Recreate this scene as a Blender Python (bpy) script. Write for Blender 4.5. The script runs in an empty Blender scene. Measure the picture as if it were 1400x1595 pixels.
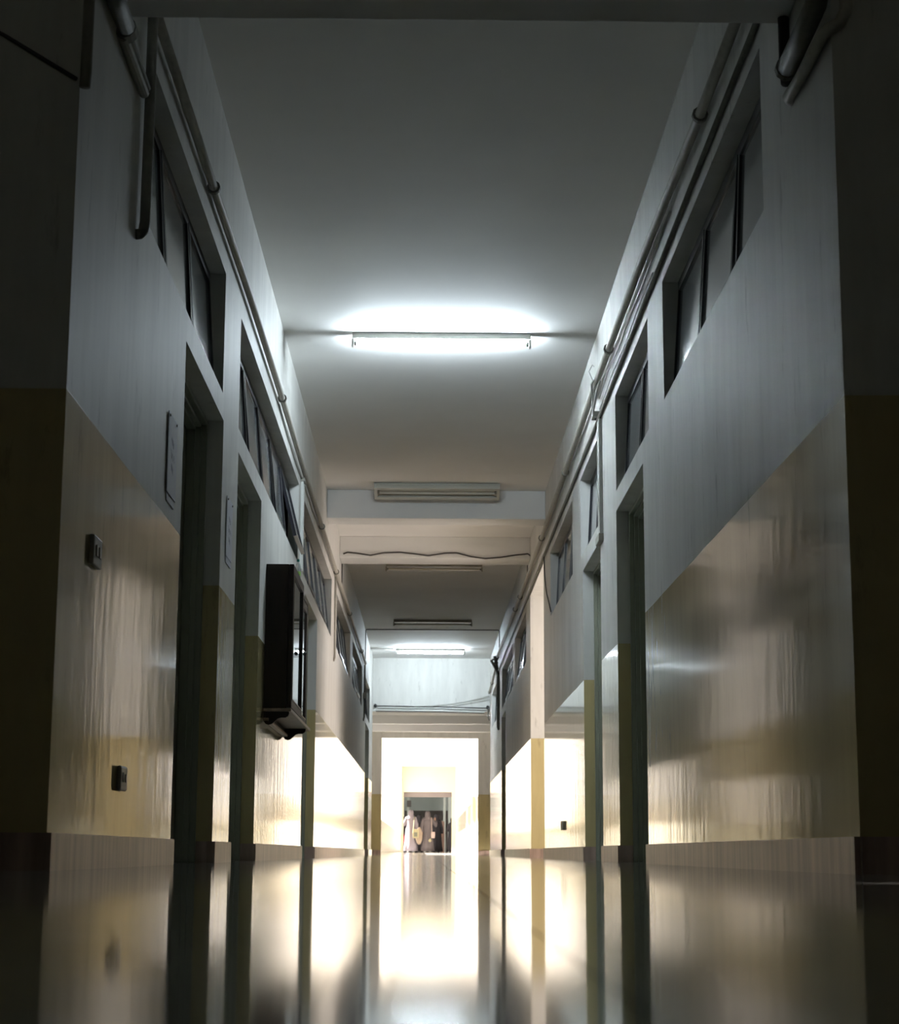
import bpy, bmesh, math, random
from mathutils import Vector, Matrix
random.seed(7)
C = bpy.context.scene.collection
S = bpy.context.scene

# ------------------------------------------------------------------ camera
F_PX, PITCH, YAW, ROLL, CAM_H = 2846.23, 0.184303, 0.0115257, 0.0047039, 0.05165
fw = Vector((math.sin(YAW)*math.cos(PITCH), math.cos(YAW)*math.cos(PITCH), math.sin(PITCH)))
rt = Vector((math.cos(YAW), -math.sin(YAW), 0)); up = rt.cross(fw)
rt2 = rt*math.cos(ROLL) + up*math.sin(ROLL); up2 = up*math.cos(ROLL) - rt*math.sin(ROLL)
cd = bpy.data.cameras.new('camera'); cam = bpy.data.objects.new('camera', cd); C.objects.link(cam)
cd.sensor_fit = 'HORIZONTAL'; cd.sensor_width = 14.9; cd.lens = F_PX*14.9/1400
cd.clip_start = 0.01; cd.clip_end = 400
M = Matrix((rt2, up2, -fw)).transposed().to_4x4(); M.translation = (0, 0, CAM_H)
cam.matrix_world = M
cd.dof.use_dof = True; cd.dof.focus_distance = 9.5; cd.dof.aperture_fstop = 4.5
S.camera = cam

# ------------------------------------------------------------------ sky, sun, exposure
SKY, SUN, TUBE = 8.0, 75.0, 360.0
w = bpy.data.worlds.new('world'); S.world = w; w.use_nodes = True
nt = w.node_tree; bg = nt.nodes['Background']
bg.inputs['Color'].default_value = (1.0, 0.87, 0.79, 1); bg.inputs['Strength'].default_value = SKY
sl = bpy.data.lights.new('sun', 'SUN'); sl.energy = SUN; sl.angle = 0.01; sl.color = (1.0, 0.95, 0.89)
so = bpy.data.objects.new('sun', sl); C.objects.link(so)
so.rotation_euler = Vector((1.0, -0.30, -0.75)).to_track_quat('-Z', 'Y').to_euler()
so.location = (-30, 55, 30)
S.view_settings.view_transform = 'Standard'; S.view_settings.look = 'None'
S.view_settings.exposure = 0.0; S.view_settings.gamma = 1.0; S.view_settings.use_curve_mapping = False
S.cycles.use_denoising = True
S.cycles.max_bounces = 10; S.cycles.diffuse_bounces = 6; S.cycles.glossy_bounces = 6
S.cycles.sample_clamp_indirect = 12.0
S.cycles.caustics_reflective = True

# ------------------------------------------------------------------ key dimensions (metres)
XL, XR, H = -0.992, 1.138, 3.53          # wall faces and ceiling
Y0, Y1 = 4.86, 33.2                      # corridor start and end
WS, WT, DT = 2.215, 2.81, 2.095          # window sill, window head, door head
TH = 0.25                                # wall thickness
YB = 40.0                                # start of the sunlit corridor
YE = 73.0                                # its end wall
FZ = 0.045                               # its floor level

# ------------------------------------------------------------------ materials
def mat(name, col, rough=0.5, spec=0.5, metal=0.0, emit=None, es=0.0, noise=0.0, nscale=(3,3,3), bump=0.0,
        bscale=(60,60,2), bdist=0.002, trans=0.0, coat=0.0, alpha=1.0):
    m = bpy.data.materials.new(name); m.use_nodes = True
    t = m.node_tree; b = t.nodes['Principled BSDF']
    b.inputs['Base Color'].default_value = (*col, 1)
    b.inputs['Roughness'].default_value = rough
    b.inputs['Specular IOR Level'].default_value = spec
    b.inputs['Metallic'].default_value = metal
    b.inputs['Transmission Weight'].default_value = trans
    b.inputs['Coat Weight'].default_value = coat
    b.inputs['Alpha'].default_value = alpha
    if emit:
        b.inputs['Emission Color'].default_value = (*emit, 1); b.inputs['Emission Strength'].default_value = es
    if noise or bump:
        g = t.nodes.new('ShaderNodeNewGeometry')
    if noise:
        mp = t.nodes.new('ShaderNodeMapping'); mp.inputs['Scale'].default_value = nscale
        n = t.nodes.new('ShaderNodeTexNoise'); n.inputs['Scale'].default_value = 1; n.inputs['Detail'].default_value = 6
        t.links.new(g.outputs['Position'], mp.inputs['Vector']); t.links.new(mp.outputs['Vector'], n.inputs['Vector'])
        r = t.nodes.new('ShaderNodeMapRange')
        r.inputs['From Min'].default_value = .25; r.inputs['From Max'].default_value = .75
        r.inputs['To Min'].default_value = 1-noise; r.inputs['To Max'].default_value = 1+noise*.4
        t.links.new(n.outputs['Fac'], r.inputs['Value'])
        mx = t.nodes.new('ShaderNodeVectorMath'); mx.operation = 'SCALE'
        mx.inputs[0].default_value = col; t.links.new(r.outputs['Result'], mx.inputs['Scale'])
        t.links.new(mx.outputs['Vector'], b.inputs['Base Color'])
    if bump:
        mp2 = t.nodes.new('ShaderNodeMapping'); mp2.inputs['Scale'].default_value = bscale
        n2 = t.nodes.new('ShaderNodeTexNoise'); n2.inputs['Scale'].default_value = 1; n2.inputs['Detail'].default_value = 3
        t.links.new(g.outputs['Position'], mp2.inputs['Vector']); t.links.new(mp2.outputs['Vector'], n2.inputs['Vector'])
        bp = t.nodes.new('ShaderNodeBump'); bp.inputs['Strength'].default_value = bump; bp.inputs['Distance'].default_value = bdist
        t.links.new(n2.outputs['Fac'], bp.inputs['Height']); t.links.new(bp.outputs['Normal'], b.inputs['Normal'])
    return m

def wall_paint(name, up_c=(.64,.635,.605), lo_c=(.52,.435,.225), zc=1.292, up_rough=.62, lo_rough=.075):
    """off-white paint above, glossy ochre oil paint below a painted dado line; vertical brush marks, scuffs."""
    m = bpy.data.materials.new(name); m.use_nodes = True
    t = m.node_tree; N = t.nodes; Lk = t.links; b = N['Principled BSDF']
    g = N.new('ShaderNodeNewGeometry'); sp = N.new('ShaderNodeSeparateXYZ'); Lk.new(g.outputs['Position'], sp.inputs[0])
    # hand-painted edge: slightly uneven height
    n0 = N.new('ShaderNodeTexNoise'); n0.inputs['Scale'].default_value = 1.4; n0.inputs['Detail'].default_value = 3
    Lk.new(g.outputs['Position'], n0.inputs['Vector'])
    ad = N.new('ShaderNodeMath'); ad.operation = 'MULTIPLY_ADD'; ad.inputs[1].default_value = .012
    Lk.new(n0.outputs['Fac'], ad.inputs[0]); Lk.new(sp.outputs['Z'], ad.inputs[2])
    st = N.new('ShaderNodeMapRange'); st.inputs['From Min'].default_value = zc+.004; st.inputs['From Max'].default_value = zc+.008
    Lk.new(ad.outputs[0], st.inputs['Value'])
    # large dirt
    mp = N.new('ShaderNodeMapping'); mp.inputs['Scale'].default_value = (5, 5, .9)
    Lk.new(g.outputs['Position'], mp.inputs['Vector'])
    n1 = N.new('ShaderNodeTexNoise'); n1.inputs['Scale'].default_value = 1; n1.inputs['Detail'].default_value = 7; n1.inputs['Roughness'].default_value = .62
    Lk.new(mp.outputs[0], n1.inputs['Vector'])
    rg = N.new('ShaderNodeMapRange'); rg.inputs['From Min'].default_value = .3; rg.inputs['From Max'].default_value = .7
    rg.inputs['To Min'].default_value = .84; rg.inputs['To Max'].default_value = 1.04
    Lk.new(n1.outputs['Fac'], rg.inputs['Value'])
    mp5 = N.new('ShaderNodeMapping'); mp5.inputs['Scale'].default_value = (11, 11, 2.6); mp5.inputs['Location'].default_value = (3.1, 1.7, .4)
    Lk.new(g.outputs['Position'], mp5.inputs['Vector'])
    n5 = N.new('ShaderNodeTexNoise'); n5.inputs['Scale'].default_value = 1; n5.inputs['Detail'].default_value = 8; n5.inputs['Roughness'].default_value = .7
    Lk.new(mp5.outputs[0], n5.inputs['Vector'])
    r5 = N.new('ShaderNodeMapRange'); r5.inputs['From Min'].default_value = .60; r5.inputs['From Max'].default_value = .74
    r5.inputs['To Min'].default_value = 1.0; r5.inputs['To Max'].default_value = .62
    Lk.new(n5.outputs['Fac'], r5.inputs['Value'])
    m5 = N.new('ShaderNodeMath'); m5.operation = 'MULTIPLY'; Lk.new(r5.outputs[0], m5.inputs[0]); Lk.new(rg.outputs[0], m5.inputs[1])
    mc = N.new('ShaderNodeMix'); mc.data_type = 'RGBA'
    mc.inputs['A'].default_value = (*lo_c, 1); mc.inputs['B'].default_value = (*up_c, 1)
    Lk.new(st.outputs[0], mc.inputs['Factor'])
    sc = N.new('ShaderNodeVectorMath'); sc.operation = 'SCALE'
    Lk.new(mc.outputs['Result'], sc.inputs[0]); Lk.new(m5.outputs[0], sc.inputs['Scale'])
    Lk.new(sc.outputs[0], b.inputs['Base Color'])
    mr = N.new('ShaderNodeMapRange'); mr.inputs['To Min'].default_value = lo_rough; mr.inputs['To Max'].default_value = up_rough
    Lk.new(st.outputs[0], mr.inputs['Value'])
    # gloss varies in vertical streaks
    mp3 = N.new('ShaderNodeMapping'); mp3.inputs['Scale'].default_value = (26, 26, 1.2)
    Lk.new(g.outputs['Position'], mp3.inputs['Vector'])
    n3 = N.new('ShaderNodeTexNoise'); n3.inputs['Scale'].default_value = 1; n3.inputs['Detail'].default_value = 4
    Lk.new(mp3.outputs[0], n3.inputs['Vector'])
    ma = N.new('ShaderNodeMath'); ma.operation = 'MULTIPLY_ADD'; ma.inputs[1].default_value = .10
    Lk.new(n3.outputs['Fac'], ma.inputs[0]); Lk.new(mr.outputs[0], ma.inputs[2])
    sb = N.new('ShaderNodeMath'); sb.operation = 'SUBTRACT'; sb.inputs[1].default_value = .05
    Lk.new(ma.outputs[0], sb.inputs[0]); Lk.new(sb.outputs[0], b.inputs['Roughness'])
    b.inputs['Specular IOR Level'].default_value = .45
    # brush-stroke relief
    mp2 = N.new('ShaderNodeMapping'); mp2.inputs['Scale'].default_value = (38, 38, 1.6)
    Lk.new(g.outputs['Position'], mp2.inputs['Vector'])
    n2 = N.new('ShaderNodeTexNoise'); n2.inputs['Scale'].default_value = 1; n2.inputs['Detail'].default_value = 4
    Lk.new(mp2.outputs[0], n2.inputs['Vector'])
    # slow unevenness of the plaster added to the brush marks; the matt upper paint shows them less
    mp4 = N.new('ShaderNodeMapping'); mp4.inputs['Scale'].default_value = (7, 7, 2.2)
    Lk.new(g.outputs['Position'], mp4.inputs['Vector'])
    n4 = N.new('ShaderNodeTexNoise'); n4.inputs['Scale'].default_value = 1; n4.inputs['Detail'].default_value = 2
    Lk.new(mp4.outputs[0], n4.inputs['Vector'])
    hm = N.new('ShaderNodeMath'); hm.operation = 'MULTIPLY_ADD'; hm.inputs[1].default_value = 3.0
    Lk.new(n4.outputs['Fac'], hm.inputs[0]); Lk.new(n2.outputs['Fac'], hm.inputs[2])
    bs = N.new('ShaderNodeMapRange'); bs.inputs['To Min'].default_value = .36; bs.inputs['To Max'].default_value = .045
    Lk.new(st.outputs[0], bs.inputs['Value'])
    bp = N.new('ShaderNodeBump'); bp.inputs['Distance'].default_value = .0007; Lk.new(bs.outputs[0], bp.inputs['Strength'])
    Lk.new(hm.outputs[0], bp.inputs['Height']); Lk.new(bp.outputs['Normal'], b.inputs['Normal'])
    return m

M_WALL = wall_paint('wall_paint')
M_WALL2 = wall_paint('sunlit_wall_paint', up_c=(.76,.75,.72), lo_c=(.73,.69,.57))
M_CEIL = mat('ceiling_paint', (.91,.90,.88), .75, .3, noise=.06, nscale=(1.2,1.2,1.2))
M_BEAM = mat('beam_paint', (.82,.82,.81), .6, .3, noise=.05, nscale=(2,2,2))
M_FLOOR = mat('polished_terrazzo', (.40,.39,.37), .07, .4, noise=.35, nscale=(7,7,7), bump=.10, bscale=(9,3,9), bdist=.0006)
M_JOINT = mat('floor_joint', (.19,.18,.165), .6)
M_BASE = mat('brown_stone', (.42,.30,.245), .36, .5, noise=.5, nscale=(22,22,2.5), bump=.25, bscale=(40,40,4), bdist=.002)
M_DOOR = mat('grey_green_door_paint', (.28,.29,.22), .38, .5, noise=.06, nscale=(5,5,1.5))
M_FRAME = mat('grey_green_frame_paint', (.27,.28,.22), .35, .5)
M_DARK = mat('dark_window_metal', (.018,.018,.024), .32, .5)
M_ALU = mat('pale_window_metal', (.30,.30,.28), .35, .5, metal=.6)
M_GLASS = mat('window_glass', (.42,.45,.47), .10, .6, trans=.55)
M_CGLASS = mat('cabinet_glass', (.55,.6,.6), .02, .6, trans=.92)
M_WOOD = mat('dark_stained_wood', (.018,.011,.007), .5, .25, noise=.4, nscale=(30,30,3))
M_WOODE = mat('pale_wood_edge', (.22,.16,.11), .45, .5, noise=.3, nscale=(20,20,20))  # paler brown than the main cabinet wood
M_BOARD = mat('cabinet_back_felt', (.16,.17,.15), .8)
M_PIPE = mat('painted_conduit', (.42,.40,.35), .62, .3, noise=.15, nscale=(20,20,20))
M_PIPED = mat('grimy_conduit', (.20,.195,.165), .65, .3, noise=.25, nscale=(20,20,20))
M_TRUNK = mat('white_trunking', (.62,.63,.60), .4, .5)
M_CABLE = mat('dark_cable', (.035,.03,.03), .5)
M_CABLEP = mat('pale_cable', (.42,.42,.39), .5)
M_PLATE = mat('old_plastic_plate', (.27,.24,.195), .4, .5)
M_PLATED = mat('switch_rocker', (.33,.30,.25), .35, .5)
M_HOLE = mat('dark_socket_hole', (.015,.015,.015), .6)
M_PAPER = mat('white_paper', (.66,.67,.74), .7, .3)
M_INK = mat('blue_ink', (.40,.42,.55), .7)
M_STEEL = mat('dull_steel', (.25,.25,.24), .35, .5, metal=.9)
M_BLACK = mat('black_plastic', (.015,.015,.015), .4)
M_HOUS = mat('white_light_housing', (.52,.52,.47), .45, .5)
M_HOUSD = mat('grimy_light_housing', (.30,.275,.22), .45, .5, noise=.3, nscale=(20,20,20))
M_TUBEOFF = mat('unlit_tube', (.62,.58,.50), .2, .5)
M_LIT = mat('lit_tube', (.8,.8,.8), .3, emit=(.78,.91,1.0), es=TUBE)
M_FILL = mat('hall_fill_tube', (.8,.8,.8), .3, emit=(.9,.95,.85), es=24.0)  # weak emission for the added fill tube in the hall
M_RED = mat('red_indicator', (.5,.02,.02), .4, emit=(1,.05,.05), es=1.5)
M_TEAL = mat('teal_wall_paint', (.36,.42,.41), .6)
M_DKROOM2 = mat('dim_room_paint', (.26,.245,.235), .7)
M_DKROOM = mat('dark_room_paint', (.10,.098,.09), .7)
M_BROWN = mat('brown_panel', (.20,.12,.09), .5)
M_CAP = mat('green_bottle_cap', (.02,.22,.17), .35)
M_PET = mat('clear_bottle_plastic', (.72,.76,.75), .12, .6, trans=.45)
M_BLABEL = mat('green_bottle_label', (.28,.52,.12), .5)
M_SKIN = mat('skin', (.34,.19,.13), .5)
M_ROBE1 = mat('pale_lavender_cloth', (.19,.165,.185), .85, .2, noise=.12, nscale=(9,9,3))
M_ROBE2 = mat('mauve_grey_cloth', (.095,.08,.082), .85, .2, noise=.12, nscale=(9,9,3))
M_ROBE3 = mat('dark_cloth', (.03,.027,.03), .85, .2)
M_REDC = mat('red_cloth', (.32,.03,.04), .8, .2)
M_TAN = mat('tan_leather', (.20,.145,.10), .6)
M_BEIGE = mat('beige_canvas', (.24,.21,.12), .8)
M_GREY = mat('grey_canvas', (.11,.11,.08), .8)
M_PINKB = mat('pale_pink_bag', (.32,.24,.21), .6)
M_SHOE = mat('white_shoe', (.8,.8,.8), .5)

# ------------------------------------------------------------------ builders
class MB:
    def __init__(s): s.v = []; s.f = []
    def add(s, vs, fs):
        k = len(s.v); s.v += [Vector(p) for p in vs]; s.f += [[i+k for i in f] for f in fs]; return s
    def box(s, x0, x1, y0, y1, z0, z1, m=None):
        x0, x1 = sorted((x0, x1)); y0, y1 = sorted((y0, y1)); z0, z1 = sorted((z0, z1))
        vs = [Vector((x, y, z)) for z in (z0, z1) for y in (y0, y1) for x in (x0, x1)]
        if m is not None: vs = [m @ p for p in vs]
        return s.add(vs, [(0,2,3,1), (4,5,7,6), (0,1,5,4), (2,6,7,3), (0,4,6,2), (1,3,7,5)])
    def tube(s, path, r, n=10, cap=True):
        P = [Vector(p) for p in path]; rs = r if isinstance(r, (list, tuple)) else [r]*len(P)
        vs, fs = [], []; prev = None
        for i, p in enumerate(P):
            a = P[max(i-1, 0)]; c = P[min(i+1, len(P)-1)]; d = (c-a).normalized()
            if prev is None:
                q = Vector((0,0,1)) if abs(d.z) < .9 else Vector((1,0,0)); u = d.cross(q).normalized()
            else:
                u = (prev - d*prev.dot(d)).normalized()
            prev = u; v = d.cross(u)
            for k in range(n):
                t = 2*math.pi*k/n; vs.append(p + (u*math.cos(t)+v*math.sin(t))*rs[i])
        for i in range(len(P)-1):
            for k in range(n):
                k2 = (k+1) % n; fs.append((i*n+k, i*n+k2, (i+1)*n+k2, (i+1)*n+k))
        if cap: fs += [tuple(range(n))[::-1], tuple((len(P)-1)*n+k for k in range(n))]
        return s.add(vs, fs)
    def rings(s, rings, cap=True):
        n = len(rings[0]); vs = [p for r in rings for p in r]; fs = []
        for i in range(len(rings)-1):
            for k in range(n):
                k2 = (k+1) % n; fs.append((i*n+k, i*n+k2, (i+1)*n+k2, (i+1)*n+k))
        if cap: fs += [tuple(range(n))[::-1], tuple((len(rings)-1)*n+k for k in range(n))]
        return s.add(vs, fs)
    def lathe(s, c, prof, n=16):
        c = Vector(c)
        return s.rings([[c+Vector((r*math.cos(2*math.pi*k/n), r*math.sin(2*math.pi*k/n), z)) for k in range(n)] for r, z in prof])
    def ell(s, c, rx, ry, rz, n=12, m=8):
        c = Vector(c)
        return s.rings([[c+Vector((rx*math.sin(a)*math.cos(2*math.pi*k/n), ry*math.sin(a)*math.sin(2*math.pi*k/n), rz*math.cos(a)))
                         for k in range(n)] for a in [math.pi*(.03+.94*i/m) for i in range(m+1)]])
    def prism_y(s, pts, y0, y1):
        n = len(pts); vs = [(x, y0, z) for x, z in pts] + [(x, y1, z) for x, z in pts]
        return s.add(vs, [tuple(range(n)), tuple(range(2*n-1, n-1, -1))] + [(i, (i+1) % n, n+(i+1) % n, n+i)[::-1] for i in range(n)])
    def build(s, name, m, parent=None, smooth=False, bevel=0.0, origin=None, flip=True):
        if origin is None:
            if parent is not None: origin = parent['_o'] if '_o' in parent else (0,0,0)
            else:
                xs = [p.x for p in s.v]; ys = [p.y for p in s.v]; zs = [p.z for p in s.v]
                origin = ((min(xs)+max(xs))/2, (min(ys)+max(ys))/2, min(zs))
        o_ = Vector(origin)
        me = bpy.data.meshes.new(name); me.from_pydata([tuple(p-o_) for p in s.v], [], s.f)
        if flip:
            bm = bmesh.new(); bm.from_mesh(me); bmesh.ops.recalc_face_normals(bm, faces=bm.faces); bm.to_mesh(me); bm.free()
        if smooth:
            for p in me.polygons: p.use_smooth = True
        me.materials.append(m)
        ob = bpy.data.objects.new(name, me); C.objects.link(ob)
        if parent is not None:
            ob.parent = parent
            po = Vector(parent['_o']) if '_o' in parent else Vector((0,0,0))
            ob.location = o_ - po
        else: ob.location = o_
        ob['_o'] = tuple(o_)
        if bevel:
            bv = ob.modifiers.new('bevel', 'BEVEL'); bv.width = bevel; bv.segments = 2; bv.limit_method = 'ANGLE'
        return ob

def tag(o, label, cat, group=None, kind=None):
    o['label'] = label; o['category'] = cat
    if group: o['group'] = group
    if kind: o['kind'] = kind
    return o
def thing(name, loc, label, cat, group=None, kind=None):
    o = bpy.data.objects.new(name, None); C.objects.link(o); o.location = loc; o['_o'] = tuple(loc)
    o.empty_display_size = .1
    return tag(o, label, cat, group, kind)
def struct(o, label, cat): return tag(o, label, cat, kind='structure')

def grid_wall(name, m, axis, a0, a1, u0, u1, z0, z1, holes, label):
    """solid wall between planes a0 and a1 on `axis`, spanning u0..u1 and z0..z1, with real openings (u0,u1,z0,z1)."""
    us = sorted({u0, u1, *[h[0] for h in holes], *[h[1] for h in holes]})
    zs = sorted({z0, z1, *[h[2] for h in holes], *[h[3] for h in holes]})
    us = [u for u in us if u0 <= u <= u1]; zs = [z for z in zs if z0 <= z <= z1]
    def solid(i, j):
        if i < 0 or j < 0 or i >= len(us)-1 or j >= len(zs)-1: return False
        cu = (us[i]+us[i+1])/2; cz = (zs[j]+zs[j+1])/2
        return not any(h[0] < cu < h[1] and h[2] < cz < h[3] for h in holes)
    P = (lambda a, u, z: (a, u, z)) if axis == 'x' else (lambda a, u, z: (u, a, z))
    b = MB()
    for i in range(len(us)-1):
        for j in range(len(zs)-1):
            if not solid(i, j): continue
            ua, ub, za, zb = us[i], us[i+1], zs[j], zs[j+1]
            for a in (a0, a1): b.add([P(a,ua,za), P(a,ub,za), P(a,ub,zb), P(a,ua,zb)], [(0,1,2,3)])
            if not solid(i-1, j): b.add([P(a0,ua,za), P(a1,ua,za), P(a1,ua,zb), P(a0,ua,zb)], [(0,1,2,3)])
            if not solid(i+1, j): b.add([P(a0,ub,za), P(a1,ub,za), P(a1,ub,zb), P(a0,ub,zb)], [(0,1,2,3)])
            if not solid(i, j-1): b.add([P(a0,ua,za), P(a1,ua,za), P(a1,ub,za), P(a0,ub,za)], [(0,1,2,3)])
            if not solid(i, j+1): b.add([P(a0,ua,zb), P(a1,ua,zb), P(a1,ub,zb), P(a0,ub,zb)], [(0,1,2,3)])
    o = b.build(name, m, flip=False)
    bm = bmesh.new(); bm.from_mesh(o.data); bmesh.ops.remove_doubles(bm, verts=bm.verts, dist=1e-5)
    bmesh.ops.recalc_face_normals(bm, faces=bm.faces); bm.to_mesh(o.data); bm.free()
    return struct(o, label, 'wall')

# ------------------------------------------------------------------ openings
WL = [(5.985,8.53,3), (9.27,13.69,5), (14.3,18.6,5), (19.7,23.29,4), (24.0,27.68,4), (29.0,31.45,3)]
DL = [(7.2,8.6), (9.3,10.65), (14.6,16.28), (29.35,31.3)]
WR = [(5.94,8.6,3), (9.22,10.88,2), (11.95,13.46,2), (14.25,16.85,3), (21.07,23.79,3), (24.33,27.9,4), (29.88,32.4,3)]
DR = [(9.5,10.9), (11.93,13.3), (26.65,28.1)]
PASS = (17.85, 20.2, 2.87)               # side passage opening in the right wall

# ------------------------------------------------------------------ structure
hl = [(a,b,WS,WT) for a,b,n in WL] + [(a,b,-1,DT) for a,b in DL]
hr = [(a,b,WS,WT) for a,b,n in WR] + [(a,b,-1,DT) for a,b in DR] + [(PASS[0],PASS[1],-1,PASS[2])]
grid_wall('wall_left', M_WALL, 'x', XL, XL-TH, Y0, Y1, 0, H, [(a,b,max(c,0),d) for a,b,c,d in hl],
          'long left corridor wall, white above glossy ochre, with doors and high windows')
grid_wall('wall_right', M_WALL, 'x', XR, XR+TH, Y0, Y1, 0, H, [(a,b,max(c,0),d) for a,b,c,d in hr],
          'long right corridor wall, white above glossy ochre, with a side passage')
# near hall wall with the corridor mouth (camera stands in the hall)
LZ, LY = 2.672, 5.47
grid_wall('wall_near_left', M_WALL, 'y', Y0-.002, Y0+.24, -4, XL-.0005, 0, 3.6, [], 'dark hall wall facing the camera left of the corridor mouth')
grid_wall('wall_near_right', M_WALL, 'y', Y0-.002, Y0+.24, XR+.0005, 4, 0, 3.6, [], 'dark hall wall facing the camera right of the corridor mouth')
o = MB().box(XL+.001, XR-.001, Y0, LY, LZ, H-.001).build('lintel', M_BEAM, bevel=.008)
struct(o, 'deep dark lintel across the top of the corridor mouth', 'lintel')
o = MB().box(-4, 4, -3, Y0-.01, 3.6, 3.75).build('ceiling_hall', M_CEIL); struct(o, 'ceiling of the dark hall before the corridor', 'ceiling')
for nm, bx, lb in (('wall_hall_left', (-4.2,-4,-3,Y0,0,3.6), 'left side wall of the dark hall'), ('wall_hall_right', (4,4.2,-3,Y0,0,3.6), 'right side wall of the dark hall'),
                   ('wall_hall_back', (-4.2,4.2,-3.2,-3,0,3.6), 'back wall of the dark hall behind the camera')):
    o = MB().box(*bx).build(nm, M_WALL); struct(o, lb, 'wall')
# ceiling slab and outer room shells (rooms behind the high windows are unlit)
o = MB().box(-3.6, 3.6, Y0, YB, H, H+.2).build('ceiling', M_CEIL); struct(o, 'smooth grey-white corridor ceiling', 'ceiling')
o = grid_wall('wall_outer_left', M_WALL2, 'x', -3.45, -3.6, Y0, YB, 0, H, [(35.6, 36.9, 1.3, 2.4)], 'left outer wall with an unseen opening added to light the lobby') ; struct(o, 'outer wall of the unlit rooms beyond the left windows', 'wall')  # out-of-view opening added to brighten the lobby
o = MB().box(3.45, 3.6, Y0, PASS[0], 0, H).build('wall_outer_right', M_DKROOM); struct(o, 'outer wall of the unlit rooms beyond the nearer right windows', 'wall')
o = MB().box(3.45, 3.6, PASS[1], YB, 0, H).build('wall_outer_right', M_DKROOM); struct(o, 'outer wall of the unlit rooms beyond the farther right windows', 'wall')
o = MB().box(XR+TH+.001, 3.6, PASS[0]-.2, PASS[0], 0, H).build('wall_passage_near', M_WALL); struct(o, 'near wall of the daylit side passage', 'wall')
o = MB().box(XR+TH+.001, 3.6, PASS[1], PASS[1]+.2, 0, H).build('wall_passage_far', M_WALL); struct(o, 'far wall of the daylit side passage, white above ochre', 'wall')
o = MB().box(XR+TH+.001, 3.6, PASS[0], PASS[1], 3.0, 3.1).build('ceiling_passage', M_CEIL); struct(o, 'ceiling of the daylit side passage', 'ceiling')
# beams
B1Y, B2Y = 17.5, 20.17
for (ya, yb, zb, lb) in ((B1Y, 17.855, 3.247, 'nearer bluish ceiling beam behind the second light'), (B2Y, 20.63, 3.286, 'second ceiling beam with a wavy cable along its lower edge')):
    o = MB().box(XL+.001, XR-.001, ya, yb, zb, H-.001).build('beam', M_BEAM, bevel=.006); struct(o, lb, 'beam')
# end of the corridor: high wall over a lower opening, lobby with three downstand beams
o = MB().box(XL-TH, XR+TH, Y1+.001, 34.1, 2.56, H-.001).build('wall_end', M_WALL); struct(o, 'bright white wall above the far opening', 'wall')
for ya, zb, lb in ((36.0, 2.535, 'first beam of the lobby past the corridor end'), (38.0, 2.515, 'second beam of the lobby past the corridor end')):
    o = MB().box(-3.4, 3.4, ya, ya+.22, zb, 3.2).build('beam', M_BEAM); struct(o, lb, 'beam')
o = MB().box(-3.4, 3.4, 34.1, YB, 3.2, 3.3).build('ceiling_lobby', M_CEIL); struct(o, 'lobby ceiling between the corridors', 'ceiling')
for sx, nm in ((-1, 'left'), (1, 'right')):
    xa = XL-TH if sx < 0 else XR+TH
    o = MB().box(xa, sx*3.45, Y1-.15, Y1, 0, H).build('wall_lobby_'+nm, M_WALL); struct(o, 'lobby wall returning to the %s of the corridor end' % nm, 'wall')
BXL, BXR, BZ = -.985, 1.11, 2.5
grid_wall('wall_lobby_far', M_WALL, 'y', YB, YB+.2, -3.45, 3.45, 0, H+.2, [(BXL, BXR, 0, BZ)], 'lobby far wall with the doorway to the sunlit corridor, ochre below')

# floor: polished slabs laid on a base
o = MB().box(-4.2, 4.2, -3.2, YB, -.2, -.03).build('floor', M_JOINT); fl = struct(o, 'polished grey terrazzo floor of big slabs with a centre joint', 'floor')
XC = (XL+XR)/2
def slab_mesh(w_, d_):
    b = MB().box(0, w_, 0, d_, -.03, 0)
    ob = b.build('terrazzo_slab', M_FLOOR, fl, origin=(0,0,0)); me = ob.data; bpy.data.objects.remove(ob); return me
J = .0016; JY = .0003; SW = (XR-XL)/2
me_slab = slab_mesh(SW-J, 1.2-JY)
def put_slab(x, y, me):
    ob = bpy.data.objects.new('terrazzo_slab', me); C.objects.link(ob); ob.parent = fl
    ob.location = Vector((x+J/2, y+JY/2, 0)) - Vector(fl['_o'])
for r in range(-2, 34):
    y = Y0-1.2*4 + r*1.2
    if y+1.2 > YB+.01: break
    cols = (-2, -1, 0, 1) if y < Y0-.01 else (-1, 0)
    for c in cols: put_slab(XC+c*SW, y, me_slab)
y_end = Y0-1.2*4 + r*1.2
if y_end < YB-.05:
    me2 = slab_mesh(SW-J, YB-y_end-JY)
    for c in (-1, 0): put_slab(XC+c*SW, y_end, me2)
for nm, bx in (('floor_side_left', (-3.45, XL, Y0, YB)), ('floor_side_right', (XR, 3.9, Y0, YB))):
    o = MB().box(*bx, -.029, 0).build(nm, M_FLOOR); struct(o, 'polished floor of the rooms to the '+nm.split('_')[-1], 'floor')
for nm, bx in (('floor_hall_left', (-4, XC-2*SW, -3, Y0)), ('floor_hall_right', (XC+2*SW, 4, -3, Y0)), ('floor_hall_back', (XC-2*SW, XC+2*SW, -3, Y0-7.2))):
    o = MB().box(*bx, -.029, 0).build(nm, M_FLOOR); struct(o, 'polished floor of the dark hall, '+nm.split('_')[-1]+' part', 'floor')

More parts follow.
